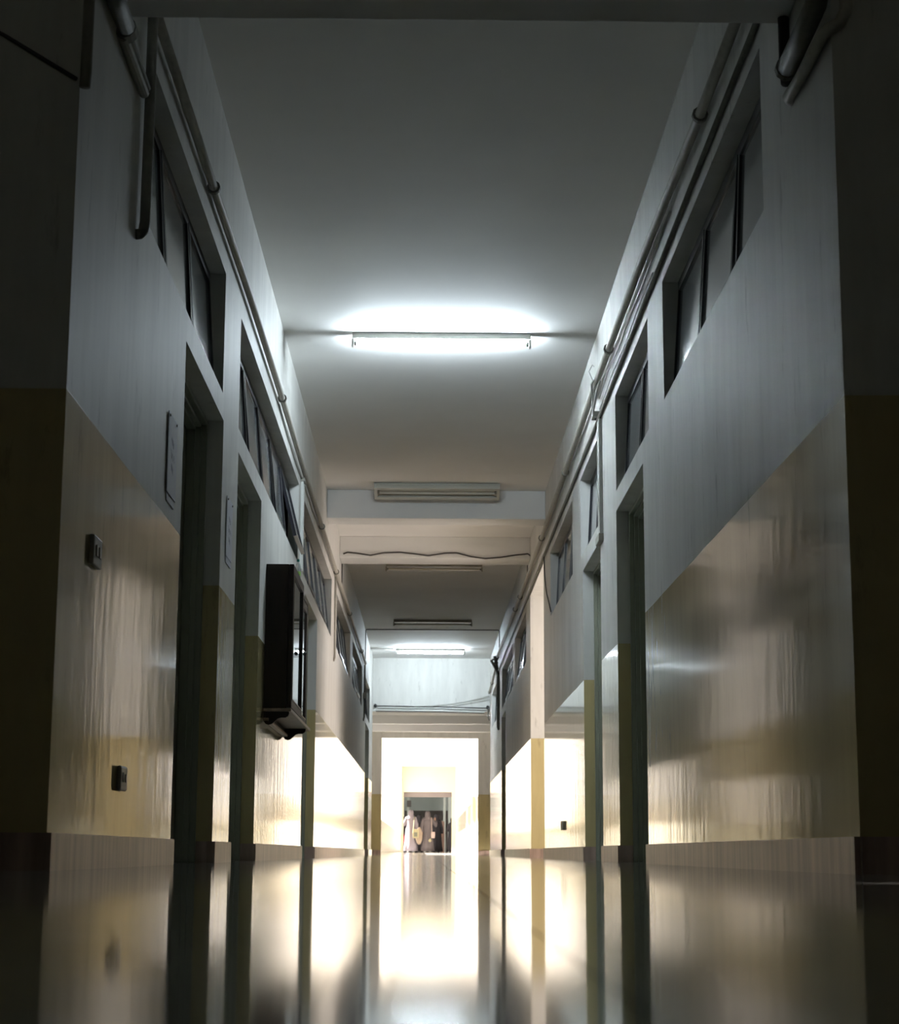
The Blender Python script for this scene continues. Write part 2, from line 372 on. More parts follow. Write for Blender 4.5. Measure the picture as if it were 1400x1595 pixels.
# baseboards with returns into the door recesses
def baseboard(side, y0, y1, ret0, ret1, label):
    x = XL if side == 'left' else XR; s_ = 1 if side == 'left' else -1; b = MB()
    b.box(x, x+s_*.016, y0, y1, 0, .098)
    if ret0: b.box(x+s_*.016, x-s_*.074, y0-.014, y0-.0005, 0, .098)
    if ret1: b.box(x+s_*.016, x-s_*.074, y1+.0005, y1+.014, 0, .098)
    o = b.build('baseboard_'+side, M_BASE); struct(o, label, 'baseboard')
ed = [Y0] + [v for d in DL for v in d] + [Y1]
desc = ['from the corridor mouth to the first door', 'between the first two doors', 'under the display cabinet', 'between the third and fourth doors', 'after the last door']
for k in range(0, len(ed), 2):
    baseboard('left', ed[k], ed[k+1], k > 0, False, 'brown stone skirting on the left wall '+desc[k//2])
ed = [Y0] + [v for d in (DR[0], DR[1], (PASS[0], PASS[1]), DR[2]) for v in d] + [Y1]
desc = ['from the corridor mouth to the first door', 'between the first two doors', 'from the second door to the side passage', 'past the side passage', 'after the last door']
for k in range(0, len(ed), 2):
    baseboard('right', ed[k], ed[k+1], k > 0, False, 'brown stone skirting on the right wall '+desc[k//2])
for nm, xa, xb, lb in (('baseboard_near_left', -4, XL, 'left'), ('baseboard_near_right', XR, 4, 'right')):
    o = MB().box(xa, xb+(.016 if xb == XL else 0), Y0-.018, Y0-.002, 0, .098).build(nm, M_BASE); struct(o, 'dark stone skirting of the hall wall '+lb+' of the mouth', 'baseboard')
o = MB().box(XR+.002, 3.4, PASS[1]-.016, PASS[1], 0, .098).build('baseboard_passage', M_BASE); struct(o, 'brown stone skirting in the side passage', 'baseboard')
for xa, xb, lb in ((-3.4, BXL, 'left'), (BXR, 3.4, 'right')):
    o = MB().box(xa, xb, YB-.016, YB, 0, .10).build('baseboard_lobby', M_BASE); struct(o, 'dark skirting %s of the far doorway' % lb, 'baseboard')

# ------------------------------------------------------------------ windows
TILT = {('l',0): [4,4,4], ('l',1): [4,5,5,6,14], ('l',2): [6,7,6,7,6], ('l',3): [6,8,7,6], ('l',4): [6,8,9,6], ('l',5): [5,6,5],
        ('r',0): [3,4,4], ('r',1): [3,3], ('r',2): [2,3], ('r',3): [3,4,3], ('r',4): [5,7,6], ('r',5): [6,8,7,5], ('r',6): [3,3,3]}
WN = 0
ORD = ['first', 'second', 'third', 'fourth', 'fifth', 'sixth', 'seventh']
def window(side, idx, y0, y1, n):
    global WN
    WN += 1
    x = XL if side == 'l' else XR; s_ = -1 if side == 'l' else 1      # s_: direction into the wall
    t = thing('window_%d' % WN, (x+s_*.10, (y0+y1)/2, WS),
              '%s high strip window on the %s wall, dark metal, %d tilted panes' % (ORD[idx], 'left' if side == 'l' else 'right', n), 'window', kind='structure')
    xa, xb = x+s_*.078, x+s_*.128
    fr = MB(); fwid = .03
    fr.box(xa, xb, y0+.001, y1-.001, WS+.001, WS+fwid); fr.box(xa, xb, y0+.001, y1-.001, WT-fwid, WT-.001)
    fr.box(xa, xb, y0+.001, y0+fwid, WS+fwid, WT-fwid); fr.box(xa, xb, y1-fwid, y1-.001, WS+fwid, WT-fwid)
    fr.build('window_frame', M_DARK, t)
    wv = (y1-y0)/n
    for k in range(1, n):
        MB().box(xa, xb, y0+k*wv-.016, y0+k*wv+.016, WS+fwid, WT-fwid).build('mullion', M_DARK, t)
    MB().box(x+s_*.001, xa, y0+.001, y1-.001, WS+.0005, WS+.004).build('window_sill', M_WALL, t)
    for k in range(n):
        a = y0+k*wv+(.018 if k else .032); b_ = y0+(k+1)*wv-(.018 if k < n-1 else .032)
        z0, z1 = WS+.034, WT-.034
        ang = math.radians(TILT[(side, idx)][k])
        piv = Vector((x+s_*.084, 0, z1))
        m = Matrix.Translation(piv) @ Matrix.Rotation(ang*(-1 if side == 'l' else 1), 4, 'Y') @ Matrix.Translation(-piv)
        xf, xg = x+s_*.074, x+s_*.098
        sa = MB(); q = .026
        for bx in ((xf,xg,a,b_,z0,z0+q), (xf,xg,a,b_,z1-q,z1), (xf,xg,a,a+q,z0+q,z1-q), (xf,xg,b_-q,b_,z0+q,z1-q)): sa.box(*bx, m=m)
        so_ = sa.build('sash', M_DARK, t)
        e = MB()                                  # bright worn glazing bead on the room side of the sash
        e.box(xf-s_*.002, xf-s_*.0002, a+q-.007, b_-q+.007, z0+q-.007, z0+q-.001, m=m)
        e.box(xf-s_*.002, xf-s_*.0002, b_-q+.001, b_-q+.007, z0+q, z1-q, m=m)
        e.box(xf-s_*.002, xf-s_*.0002, a+q-.007, a+q-.001, z0+q, z1-q, m=m)
        e.build('glazing_bead', M_ALU, so_)
        MB().box(x+s_*.084, x+s_*.089, a+q-.004, b_-q+.004, z0+q-.004, z1-q+.004, m=m).build('pane', M_GLASS, so_)
for i, (a, b, n) in enumerate(WL): window('l', i, a, b, n)
for i, (a, b, n) in enumerate(WR): window('r', i, a, b, n)

# ------------------------------------------------------------------ doors
DN = 0
def door(side, idx, y0, y1, knob_z=1.0, style='knob', led=False):
    global DN
    DN += 1
    x = XL if side == 'l' else XR; s_ = -1 if side == 'l' else 1
    t = thing('door_%d' % DN, (x+s_*.15, (y0+y1)/2, 0),
              '%s door on the %s wall, grey-green, set in a deep moulded frame' % (ORD[idx], 'left' if side == 'l' else 'right'), 'door', kind='structure')
    def portal(name, m, xa, xb, in0, in1):
        b = MB(); zt = DT-.001
        b.box(xa, xb, y0+in0, y0+in1, .0005, zt-in0); b.box(xa, xb, y1-in1, y1-in0, .0005, zt-in0)
        b.box(xa, xb, y0+in1, y1-in1, zt-in1, zt-in0); return b.build(name, m, t, bevel=.003)
    portal('door_frame', M_FRAME, x+s_*.104, x+s_*.24, .001, .040)
    portal('frame_moulding', M_FRAME, x+s_*.076, x+s_*.104, .001, .026)
    portal('door_stop', M_FRAME, x+s_*.128, x+s_*.168, .040, .056)
    xa, xb = x+s_*.172, x+s_*.212
    leaf = MB().box(xa, xb, y0+.042, y1-.042, .006, DT-.046).build('door_leaf', M_DOOR, t)
    pm = MB()                                   # raised panel mouldings on the corridor face
    wy0, wy1 = y0+.2, y1-.2
    for z0, z1 in ((.22,.92), (1.12,1.86)):
        for bx in ((wy0,wy1,z0,z0+.025), (wy0,wy1,z1-.025,z1), (wy0,wy0+.025,z0+.025,z1-.025), (wy1-.025,wy1,z0+.025,z1-.025)):
            pm.box(xa-s_*.008, xa-s_*.0003, *bx)
    pm.build('panel_moulding', M_DOOR, leaf)
    ky = y0+.11
    h = MB()
    if style == 'lever':
        h.box(xa-s_*.006, xa-s_*.0004, ky-.02, ky+.02, knob_z-.11, knob_z+.11)
        h.tube([(xa-s_*.006, ky, knob_z+.03), (xa-s_*.05, ky, knob_z+.03), (xa-s_*.055, ky+.02, knob_z+.03), (xa-s_*.055, ky+.11, knob_z+.025)], .009, 8)
        h.build('door_handle', M_BLACK, leaf)
    else:
        h.tube([(xa-s_*.0004, ky, knob_z), (xa-s_*.008, ky, knob_z), (xa-s_*.010, ky, knob_z), (xa-s_*.04, ky, knob_z), (xa-s_*.05, ky, knob_z), (xa-s_*.066, ky, knob_z), (xa-s_*.07, ky, knob_z)],
               [.028, .028, .011, .011, .024, .024, .014], 12)
        h.build('door_knob', M_STEEL, leaf, smooth=False)
        if style == 'two':
            MB().tube([(xa-s_*.0004, ky, knob_z-.33), (xa-s_*.014, ky, knob_z-.33)], .016, 10).build('door_lock', M_BLACK, leaf)
    if led:
        MB().tube([(xa-s_*.0004, y0+.28, 1.96), (xa-s_*.008, y0+.28, 1.96)], .006, 8).build('indicator_light', M_RED, leaf)
door('l', 0, *DL[0], knob_z=1.06, style='lever')
door('l', 1, *DL[1], knob_z=.93, led=True)
door('l', 2, *DL[2]); door('l', 3, *DL[3])
door('r', 0, *DR[0]); door('r', 1, *DR[1], knob_z=1.25, style='two'); door('r', 2, *DR[2])

# ------------------------------------------------------------------ ceiling lights
def batten(y, lit, label, xc=.078, ln=1.215, hous=None, zc=None, tube=None):
    H_ = zc or H
    t = thing('ceiling_light', (xc, y, H_), label, 'light', 'fluorescent battens along the ceiling')
    hm = hous or M_HOUS; x0, x1 = xc-ln/2, xc+ln/2
    MB().box(x0, x1, y-.027, y+.027, H_-.042, H_-.0005).build('housing', hm, t, bevel=.003)
    for xs, d in ((x0, 1), (x1, -1)):
        MB().box(xs-d*.004, xs+d*.014, y-.020, y+.020, H_-.098, H_-.0425).build('lamp_holder', hm, t, bevel=.004)
    b = MB().tube([(x0+.016, y, H_-.072), (x1-.016, y, H_-.072)], .0135, 14)
    b.build('tube', (tube or M_LIT) if lit else M_TUBEOFF, t, smooth=False)
    for xs, d in ((x0+.014, 1), (x1-.014, -1)):
        MB().tube([(xs+d*.0005, y, H_-.072), (xs+d*.018, y, H_-.072)], .0145, 12).build('tube_cap', M_STEEL, t)
batten(12.03, True, 'lit bare fluorescent tube nearest the camera, glowing blue-white')
# second: framed louvre-less tray fitting in front of the bluish beam
t = thing('ceiling_light', (.078, 17.22, H), 'unlit framed fluorescent tray in front of the bluish beam', 'light', 'fluorescent battens along the ceiling')
x0, x1, DD = -.525, .680, .24
TM = Matrix.Translation((0, 17.14, H-.002)) @ Matrix.Rotation(math.radians(-17), 4, 'X')
MB().box(x0, x1, 0, DD, -.022, -.0005, m=TM).build('housing', M_HOUS, t, bevel=.003)
for a, b in ((0, .05), (DD-.05, DD)): MB().box(x0, x1, a, b, -.058, -.0225, m=TM).build('side_rail', M_HOUS, t, bevel=.005)
for a, b in ((x0, x0+.03), (x1-.03, x1)): MB().box(a, b, .0505, DD-.0505, -.058, -.0225, m=TM).build('end_plate', M_HOUS, t, bevel=.004)
MB().tube([TM @ Vector((x0+.05, DD/2, -.045)), TM @ Vector((x1-.05, DD/2, -.045))], .0135, 12).build('tube', M_TUBEOFF, t)
for xs in (x0+.031, x1-.051): MB().box(xs, xs+.02, DD/2-.022, DD/2+.022, -.062, -.023, m=TM).build('lamp_holder', M_HOUSD, t)
batten(22.1, False, 'unlit grimy fluorescent batten just past the second beam', .07, 1.18, M_HOUSD)
batten(27.6, False, 'unlit dark fluorescent batten before the ceiling cable line', .072, 1.19, M_HOUSD)
batten(-1.5, True, 'added dim fill tube on the hall ceiling, unseen behind the camera', 0.0, zc=3.6, tube=M_FILL)  # unseen tube added to lift the dark hall walls
batten(31.62, True, 'lit fluorescent tube at the far end under the bright wall', .045, 1.19)

# ------------------------------------------------------------------ pipes, conduits, cables
def pipe(name, path, r, m, label, cat='pipe', clips=None, n=10, clip_r=1.5, group=None, parts=None):
    cx = [sum(p[i] for p in path)/len(path) for i in range(3)]
    t = thing(name, tuple(cx), label, cat, group)
    MB().tube(path, r, n).build('tube', m, t, smooth=True)
    for (p, d) in (clips or []):
        p = Vector(p); d = Vector(d)
        MB().tube([p-d*.012, p+d*.012], r*clip_r if not isinstance(r, list) else r[0]*clip_r, n).build('clip', M_PIPED, t)
    return t
YD = (0,1,0)
xl = XL+.031
lp = [(xl, 5.48, 2.915), (xl, 7.7, 2.94), (xl, 9.4, 2.965), (xl, 11.6, 2.96), (xl, 14.0, 2.93), (xl, 18.6, 2.93), (xl, 24, 2.93), (xl, 28.2, 2.92)]
pipe('conduit', lp, .02, M_PIPE, 'long painted conduit above the left wall windows', clips=[((xl,y,z),YD) for y,z in ((7.7,2.94),(11.6,2.96),(16.2,2.93),(18.9,2.93),(22.3,2.93),(26.5,2.925))])
pipe('cable', [(XL+.012, y, z) for y, z in ((7.72,2.95),(8.0,3.005),(8.25,2.99),(8.5,2.965))] if False else
     [(XL+.014, 6.9, 2.955), (XL+.016, 7.15, 2.985), (XL+.016, 7.4, 2.985), (XL+.016, 7.55, 2.965), (XL+.014, 7.7, 2.985), (XL+.014, 7.85, 2.985), (XL+.014, 7.95, 2.96)], .008, M_CABLE,
     'loose dark cable bulging beside the first left conduit clip', 'cable', n=6)
pipe('cable', [(XL+.008, 11.65, 2.93), (XL+.008, 12.4, 2.90), (XL+.008, 13.3, 2.885), (XL+.008, 13.93, 2.90)], .006, M_CABLEP, 'thin pale cable sagging below the left conduit', 'cable', n=6)
# left vertical pair between windows two and three
t = thing('trunking', (XL, 13.98, 2.2), 'white vertical trunking pair between the second and third left windows', 'trunking')
for ya in (13.90, 13.99): MB().box(XL+.0005, XL+.02, ya, ya+.035, 2.19, 2.879).build('cover_strip', M_TRUNK, t, bevel=.002)
MB().box(XL+.0005, XL+.028, 13.89, 14.04, 2.88, 2.906).build('junction', M_PIPE, t)
pipe('conduit', [(XL+.018, 19.02, 2.90), (XL+.018, 19.05, 2.4), (XL+.018, 19.08, 2.10), (XL+.016, 19.12, 2.06), (XL+.003, 19.17, 2.03)], .012, M_PIPE, 'thin drop conduit between the third and fourth left windows')
pipe('conduit', [(XL+.02, 28.25, 2.90), (XL+.02, 28.25, 2.45), (XL+.02, 28.25, 2.10), (XL+.004, 28.25, 2.04)], .014, M_PIPED, 'dark drop conduit beside the last left window')
o = MB().box(XL+.0005, XL+.06, 28.14, 28.36, 2.38, 2.47).build('junction_box', M_HOUS, bevel=.006); tag(o, 'pale junction box on the far left drop conduit', 'box')
# near-left drop pipe and the short pipes under the lintel
pipe('drop_pipe', [(XL+.024, 5.93, 2.893), (XL+.024, 5.93, 2.6), (XL+.024, 5.92, 2.15), (XL+.022, 5.905, 2.11), (XL+.014, 5.89, 2.095), (XL+.002, 5.88, 2.09)], .018, M_PIPED,
     'vertical pipe ending in an elbow at the near left window', clips=None)
pipe('conduit', [(XL+.03, 4.9, 2.60), (XL+.03, 5.42, 2.60)], .030, M_PIPED, 'thick pipe stub on the left wall under the lintel')
t = thing('conduit', (XL, 5.65, 2.58), 'pair of short conduits running on from the thick left stub', 'pipe')
MB().tube([(XL+.018, 5.40, 2.575), (XL+.018, 5.84, 2.575)], .017, 10).build('tube', M_PIPE, t)
MB().tube([(XL+.02, 5.40, 2.62), (XL+.02, 5.88, 2.612)], .014, 10).build('tube', M_PIPED, t)
MB().tube([(XL+.026, 5.38, 2.60), (XL+.026, 5.43, 2.60)], .036, 12).build('coupling', M_PIPED, t)
pipe('drop_pipe', [(-.972, Y0-.022, 2.9), (-.972, Y0-.022, 2.2), (-.974, Y0-.022, 2.16)], .016, M_PIPED, 'thin dark pipe down the hall wall corner at the upper left')
pipe('cable', [(-1.9, Y0-.008, 2.66), (-1.5, Y0-.008, 2.465), (-1.21, Y0-.008, 2.32), (-1.0, Y0-.008, 2.19)], .006, M_CABLE, 'dark cable slanting across the hall wall at the upper left', 'cable', n=6)
# right side
xr = XR-.034
rp = [(xr, 5.48, 3.02), (xr, 7.08, 3.04), (xr, 9.0, 3.10), (xr, 11.8, 3.12), (xr, 15.1, 3.085), (xr, 20.1, 3.07), (xr, 25, 3.1), (xr, 29.1, 3.12)]
pipe('conduit', rp, .022, M_PIPE, 'long painted conduit high on the right wall', clips=[((xr,y,z),YD) for y,z in ((7.08,3.04),(10.9,3.115),(14.5,3.09),(17.6,3.08),(21.8,3.08),(23.0,3.09))])
rp2 = [(XR-.014, 5.48, 2.885), (XR-.014, 12, 2.89), (XR-.014, 20, 2.9), (XR-.014, 29.1, 2.9)]
pipe('conduit', rp2, .012, M_PIPED, 'thin conduit just above the right wall windows')
pipe('cable', [(XR-.010, 8.2, 3.03), (XR-.010, 9.2, 3.02), (XR-.010, 9.9, 3.035), (XR-.010, 10.4, 3.02), (XR-.012, 11.2, 3.045), (XR-.012, 11.8, 3.03)], .007, M_CABLEP, 'loose pale cable under the right conduit', 'cable', n=6)
pipe('cable', [(XR-.008, 8.9, 2.955), (XR-.010, 9.5, 2.965), (XR-.008, 10.2, 2.95), (XR-.010, 10.9, 2.965), (XR-.012, 11.75, 2.94)], .005, M_CABLEP, 'thin pale cable above the second right window', 'cable', n=6)
t = thing('cable_bundle', (XR-.02, 11.8, 2.95), 'knot of pale cables where the right trunking drops', 'cable')
for k, (dz, dy) in enumerate(((.20,-.22), (.15,-.12), (.17,.02), (.12,-.3), (.22,.10))):
    MB().tube([(XR-.03, 11.82+dy, 2.95+dz), (XR-.07+.01*k, 11.84+dy*.6, 2.95+dz*.75), (XR-.045, 11.86, 2.96), (XR-.03, 11.88, 2.90)], .008, 6).build('cable', M_CABLEP, t, smooth=True)
MB().tube([(XR-.045, 11.80, 3.13), (XR-.08, 11.76, 3.20), (XR-.06, 11.72, 3.235), (XR-.05, 11.71, 3.22)], .003, 5).build('loose_wire', M_CABLEP, t)
MB().box(XR-.055, XR-.0005, 11.83, 11.93, 2.906, 2.95).build('wrap', M_CABLEP, t, bevel=.008)
t = thing('trunking', (XR, 11.83, 2.06), 'pale double trunking dropping to the second right door', 'trunking')
for ya in (11.72, 11.80): MB().box(XR-.024, XR-.0005, ya, ya+.045, 2.10, 2.872).build('cover_strip', M_TRUNK, t, bevel=.002)
MB().box(XR-.034, XR-.0005, 11.69, 11.92, 2.05, 2.0995).build('junction', M_PIPE, t, bevel=.004)
pipe('cable', [(XR-.014, 17.55, 2.89), (XR-.012, 17.5, 2.70), (XR-.012, 17.35, 2.56), (XR-.012, 17.2, 2.47), (XR-.010, 16.95, 2.36), (XR-.006, 16.72, 2.24)], .006, M_CABLE, 'dark cable dangling beside the fourth right window', 'cable', n=6)
t = thing('cable_bundle', (XR-.03, 29.0, 3.0), 'grimy cable knot at the far end of the right conduit', 'cable')
for dz, dx in ((.12,.05), (.05,.10), (-.02,.06)):
    MB().tube([(XR-.02, 29.0, 3.12), (XR-.03-dx, 28.95, 3.0+dz), (XR-.02, 28.98, 2.86)], .022, 6).build('cable', M_PIPED, t, smooth=True)
pipe('conduit', [(XR-.022, 28.95, 2.86), (XR-.022, 28.95, 2.4), (XR-.022, 28.95, 2.0), (XR-.004, 28.95, 1.96)], .024, M_PIPED, 'drop conduit from the far right cable knot')
pipe('conduit', [(XR-.028, 29.2, 3.05), (XR-.028, 31.0, 2.96), (XR-.028, 33.0, 2.88)], .018, M_PIPE, 'last run of conduit above the seventh right window', clips=[((XR-.028,31.6,2.935),YD), ((XR-.028,32.8,2.89),YD)])
# near-right pipe ends under the lintel
pipe('conduit', [(XR-.045, 4.79, 2.9), (XR-.045, 4.79, 2.50), (XR-.045, 4.805, 2.455), (XR-.045, 4.85, 2.432), (XR-.045, 5.0, 2.43), (XR-.045, 5.28, 2.43)], .032, M_PIPED, 'thick open pipe end on the right wall under the lintel', clips=[((XR-.045,5.27,2.43),YD)], clip_r=1.14)
pipe('conduit', [(XR+.04, 4.836, 2.9), (XR+.04, 4.836, 2.42), (XR+.02, 4.836, 2.375), (XR-.012, 4.842, 2.358), (XR-.022, 4.87, 2.355), (XR-.022, 5.2, 2.365), (XR-.020, 5.38, 2.385), (XR-.003, 5.43, 2.395)], .019, M_PIPE, 'thinner pipe under the thick right pipe end')
pipe('drop_pipe', [(XR-.02, 5.42, 2.67), (XR-.02, 5.42, 2.50), (XR-.02, 5.40, 2.44)], .018, M_CABLE, 'short dark pipe dropping from the lintel at the right')
# cable line round the corridor near the far battens, wavy cable on beam two, end wall services
pipe('cable', [(XL+.006, 28.83, 2.96), (XL+.006, 28.83, H-.02), (XL+.02, 28.83, H-.006), (0.1, 28.83, H-.006), (XR-.02, 28.83, H-.006), (XR-.006, 28.83, H-.02), (XR-.006, 28.83, 3.14)], .008, M_CABLE,
     'dark cable framing the corridor up both walls and over the ceiling', 'cable', n=6)
wv = [(531,870),(533,864),(540,861.5),(555,863),(575,866),(595,862),(620,861),(645,863.5),(664,866),(690,862),(708,861.5),(730,867),(752,870),(775,868),(800,864),(818,862),(823,866),(825,873)]
pipe('cable', [((px-664.6)/2846*20.6+.0, B2Y-.010, 3.286+(869.5-py)*.0074) for px, py in wv if 532 <= px <= 823], .008, M_CABLE, 'wavy dark cable along the lower edge of the second beam', 'cable', n=6)
pipe('cable', [(XL+.006, B2Y+.48, 3.30), (XL+.006, B2Y+.48, 2.96)], .006, M_CABLE, 'short dark wire down the left wall from the second beam', 'cable', n=6)
pipe('cable', [(XR-.006, B2Y+.48, 3.30), (XR-.006, B2Y+.48, 3.10)], .006, M_CABLE, 'short dark wire down the right wall from the second beam', 'cable', n=6)
t = thing('conduit', (.07, Y1-.02, 2.6), 'two white conduits across the bottom of the far bright wall', 'pipe')
MB().tube([(-.90, Y1-.018, 2.625), (.2, Y1-.018, 2.622), (1.07, Y1-.018, 2.60)], .013, 8).build('tube', M_TRUNK, t)
MB().tube([(-.92, Y1-.018, 2.585), (.2, Y1-.018, 2.575), (1.03, Y1-.018, 2.555)], .015, 8).build('tube', M_TRUNK, t)
MB().tube([(-.93, Y1-.012, 2.66), (.2, Y1-.012, 2.645), (1.08, Y1-.012, 2.63)], .008, 6).build('cable', M_CABLE, t)
MB().tube([(-.93, Y1-.03, 2.555), (.2, Y1-.03, 2.548), (1.03, Y1-.03, 2.53)], .007, 6).build('cable', M_CABLE, t)
for xx, zz in ((-.94, 2.66), (1.09, 2.64)): MB().ell((xx, Y1-.035, zz), .03, .03, .035).build('connector', M_BLACK, t)
pipe('cable', [(1.12, Y1-.03, 2.85), (.8, Y1-.03, 2.77), (.45, Y1-.03, 2.705), (.1, Y1-.03, 2.665), (-.25, Y1-.03, 2.65)], .006, M_CABLEP, 'upper pale cable sagging across the far bright wall', 'cable', n=6)
pipe('cable', [(1.12, Y1-.05, 2.80), (.7, Y1-.05, 2.73), (.45, Y1-.05, 2.68), (.1, Y1-.05, 2.655)], .006, M_CABLEP, 'lower pale cable sagging across the far bright wall', 'cable', n=6)
pipe('cable', [(1.1, Y1-.03, 2.6), (1.095, Y1-.03, 2.48), (1.12, Y1-.03, 2.40)], .014, M_PIPED, 'cable tail at the right end of the far conduits', 'cable', n=6)

# ------------------------------------------------------------------ switch, sockets, notices
t = thing('light_switch', (XL, 5.345, .875), 'old grey two-rocker switch box on the left wall near the corner', 'switch')
MB().box(XL+.0005, XL+.014, 5.285, 5.42, .878, .965).build('body', M_PLATE, t, bevel=.003)
for ya in (5.33, 5.378): MB().box(XL+.0142, XL+.018, ya-.014, ya+.014, .905, .938).build('rocker', M_PLATED, t, bevel=.0015)
t = thing('power_socket', (XL, 6.0, .24), 'surface socket low on the left wall above the skirting', 'socket')
MB().box(XL+.0005, XL+.016, 5.90, 6.03, .242, .322).build('body', M_PLATE, t, bevel=.008)
MB().tube([(XL+.0162, 5.94, .285), (XL+.0172, 5.94, .285)], .016, 14).build('outlet', M_HOLE, t)
MB().box(XL+.0162, XL+.0185, 5.985, 6.005, .27, .296).build('rocker', M_PLATED, t)
t = thing('power_socket', (XR, 15.4, .24), 'small socket low on the right wall beyond the second door', 'socket')
MB().box(XR-.02, XR-.0005, 15.33, 15.47, .24, .315).build('body', M_PLATE, t, bevel=.006)
MB().tube([(XR-.0202, 15.40, .278), (XR-.0215, 15.40, .278)], .02, 12).build('outlet', M_HOLE, t)
def notice(y0, y1, z0, z1, label):
    t = thing('notice', (XL, (y0+y1)/2, z0), label, 'notice')
    w_ = y1-y0; xs = XL+.0072
    MB().box(XL+.0040, XL+.0070, y0, y1, z0, z1).build('sheet', M_PAPER, t)
    MB().box(XL+.0004, XL+.0038, y0+.02, y1-.004, z0-.03, z1-.02).build('backing_sheet', M_PAPER, t)
    for r, (a, b) in enumerate(((.35,.65), (.28,.72), (.38,.6))):
        z = z1-.09-.05*r; pts = []
        for i in range(9):
            u = a+(b-a)*i/8; pts.append((xs-.0006, y0+u*w_, z+.016*math.sin(i*1.9+r)-.03*u))
        MB().tube(pts, .0011, 4).build('handwriting', M_INK, t)
    for u in (.12, .88):
        MB().tube([(XL+.0071, y0+u*w_, z1-.012), (XL+.011, y0+u*w_, z1-.012)], .005, 8).build('pin', M_STEEL, t)
notice(6.75, 6.985, 1.385, 1.695, 'white handwritten notice before the first left door')
notice(8.79, 9.045, 1.47, 1.765, 'white handwritten notice between the first two left doors')

# ------------------------------------------------------------------ display cabinet on the left wall
CY0, CY1, CZ0, CZ1, CD = 11.07, 12.92, .905, 1.785, .14
t = thing('display_cabinet', (XL, (CY0+CY1)/2, .83), 'dark wooden wall cabinet with two glazed doors on the left wall', 'cabinet')
xb = XL+.001; xf = XL+CD
MB().box(xb, xf, CY0, CY0+.022, CZ0, CZ1).build('side_panel', M_WOOD, t, bevel=.003)
MB().box(xb, xf, CY1-.022, CY1, CZ0, CZ1).build('side_panel', M_WOOD, t, bevel=.003)
MB().box(xb, xf, CY0+.0222, CY1-.0222, CZ1-.022, CZ1).build('top_panel', M_WOOD, t)
MB().box(xb, xf+.03, CY0-.004, CY1+.004, CZ0-.020, CZ0-.0005).build('bottom_board', M_WOODE, t, bevel=.004)
MB().box(xb, xb+.012, CY0+.0222, CY1-.0222, CZ0, CZ1-.0222).build('back_panel', M_BOARD, t)
for zz in (1.2, 1.49): MB().box(xb+.0125, xf-.02, CY0+.0225, CY1-.0225, zz, zz+.012).build('shelf', M_WOOD, t)
ym = 11.97
for (a, b, x_off, knob) in ((CY0, ym+.03, .002, ym-.02), (ym-.0, CY1, -.030, ym+.06)):
    d_ = thing_parts = MB()
    x_a, x_b = (xf+.002, xf+.030) if x_off > 0 else (xf-.026, xf-.002)
    if x_off < 0: a, b = ym+.034, CY1-.024
    z0, z1 = (CZ0+.004, CZ1) if x_off > 0 else (CZ0+.006, CZ1-.026)
    q = .055
    d_.box(x_a, x_b, a, a+q, z0, z1); d_.box(x_a, x_b, b-q, b, z0, z1)
    d_.box(x_a, x_b, a+q, b-q, z0, z0+q); d_.box(x_a, x_b, a+q, b-q, z1-q, z1)
    dd = d_.build('door', M_WOOD, t, bevel=.003)
    xm = (x_a+x_b)/2
    MB().box(xm-.002, xm+.002, a+q-.004, b-q+.004, z0+q-.004, z1-q+.004).build('glass_pane', M_CGLASS, dd)
    e = MB(); e.box(x_b+.0003, x_b+.003, a+q-.008, a+q-.001, z0+q, z1-q); e.box(x_b+.0003, x_b+.003, a+q-.008, b-q+.008, z0+q-.008, z0+q-.001)
    e.build('pale_edge', M_WOODE, dd)  # pale strips along the near and lower sides of the pane
    kn = MB().ell((x_b+.016, knob, 1.33), .014, .014, .014); kn.build('door_knob', M_BLACK, dd, smooth=True)
MB().box(xb, xb+.034, CY0-.004, CY1-.24, .828, .846).build('wall_rail', M_WOODE, t, bevel=.003)
prof = [(0,.0), (.045,-.004), (.062,-.018), (.075,-.034), (.085,-.037), (.115,-.036), (.135,-.030), (.147,-.020), (.152,-.006), (.152,0.0)]
zt = CZ0-.021
def bracket(y):
    top = [(xb+.002+u, zt) for u in (0, .152)]
    low = [(.152,-.012), (.146,-.026), (.13,-.034), (.105,-.034), (.085,-.040), (.068,-.056), (.05,-.072), (.03,-.078), (.012,-.072), (0,-.055)]
    pts = [(xb+.002+u, zt-.0005+min(v, 0)) for u, v in [(0,0), (.152,0)] + low]
    MB().prism_y(pts, y, y+.03).build('scroll_bracket', M_WOOD, t)
bracket(CY0+.02); bracket(CY1-.30)
MB().box(xb, xb+.012, CY0, CY1-.2, .846, zt).build('lower_panel', M_WOOD, t)
# small bottle on its top
t = thing('bottle', (-.840, 11.66, CZ1), 'small clear bottle with green cap standing on the dark cabinet', 'bottle')
c = (-.840, 11.66, CZ1+.0005); K = 1.2
def lp_(p): return [(r*K, z*K) for r, z in p]
MB().lathe(c, lp_([(.012,0), (.0145,.003), (.015,.012), (.0145,.03), (.015,.045), (.0145,.06), (.011,.075), (.006,.084), (.0058,.088)]), 16).build('body', M_PET, t, smooth=True)
MB().lathe(c, lp_([(.0153,.012), (.0155,.013), (.0155,.034), (.0153,.035)]), 16).build('bottle_label', M_BLABEL, t, smooth=True)
MB().lathe(c, lp_([(.0075,.0882), (.0078,.089), (.0078,.100), (.007,.1015)]), 14).build('cap', M_CAP, t, smooth=False)

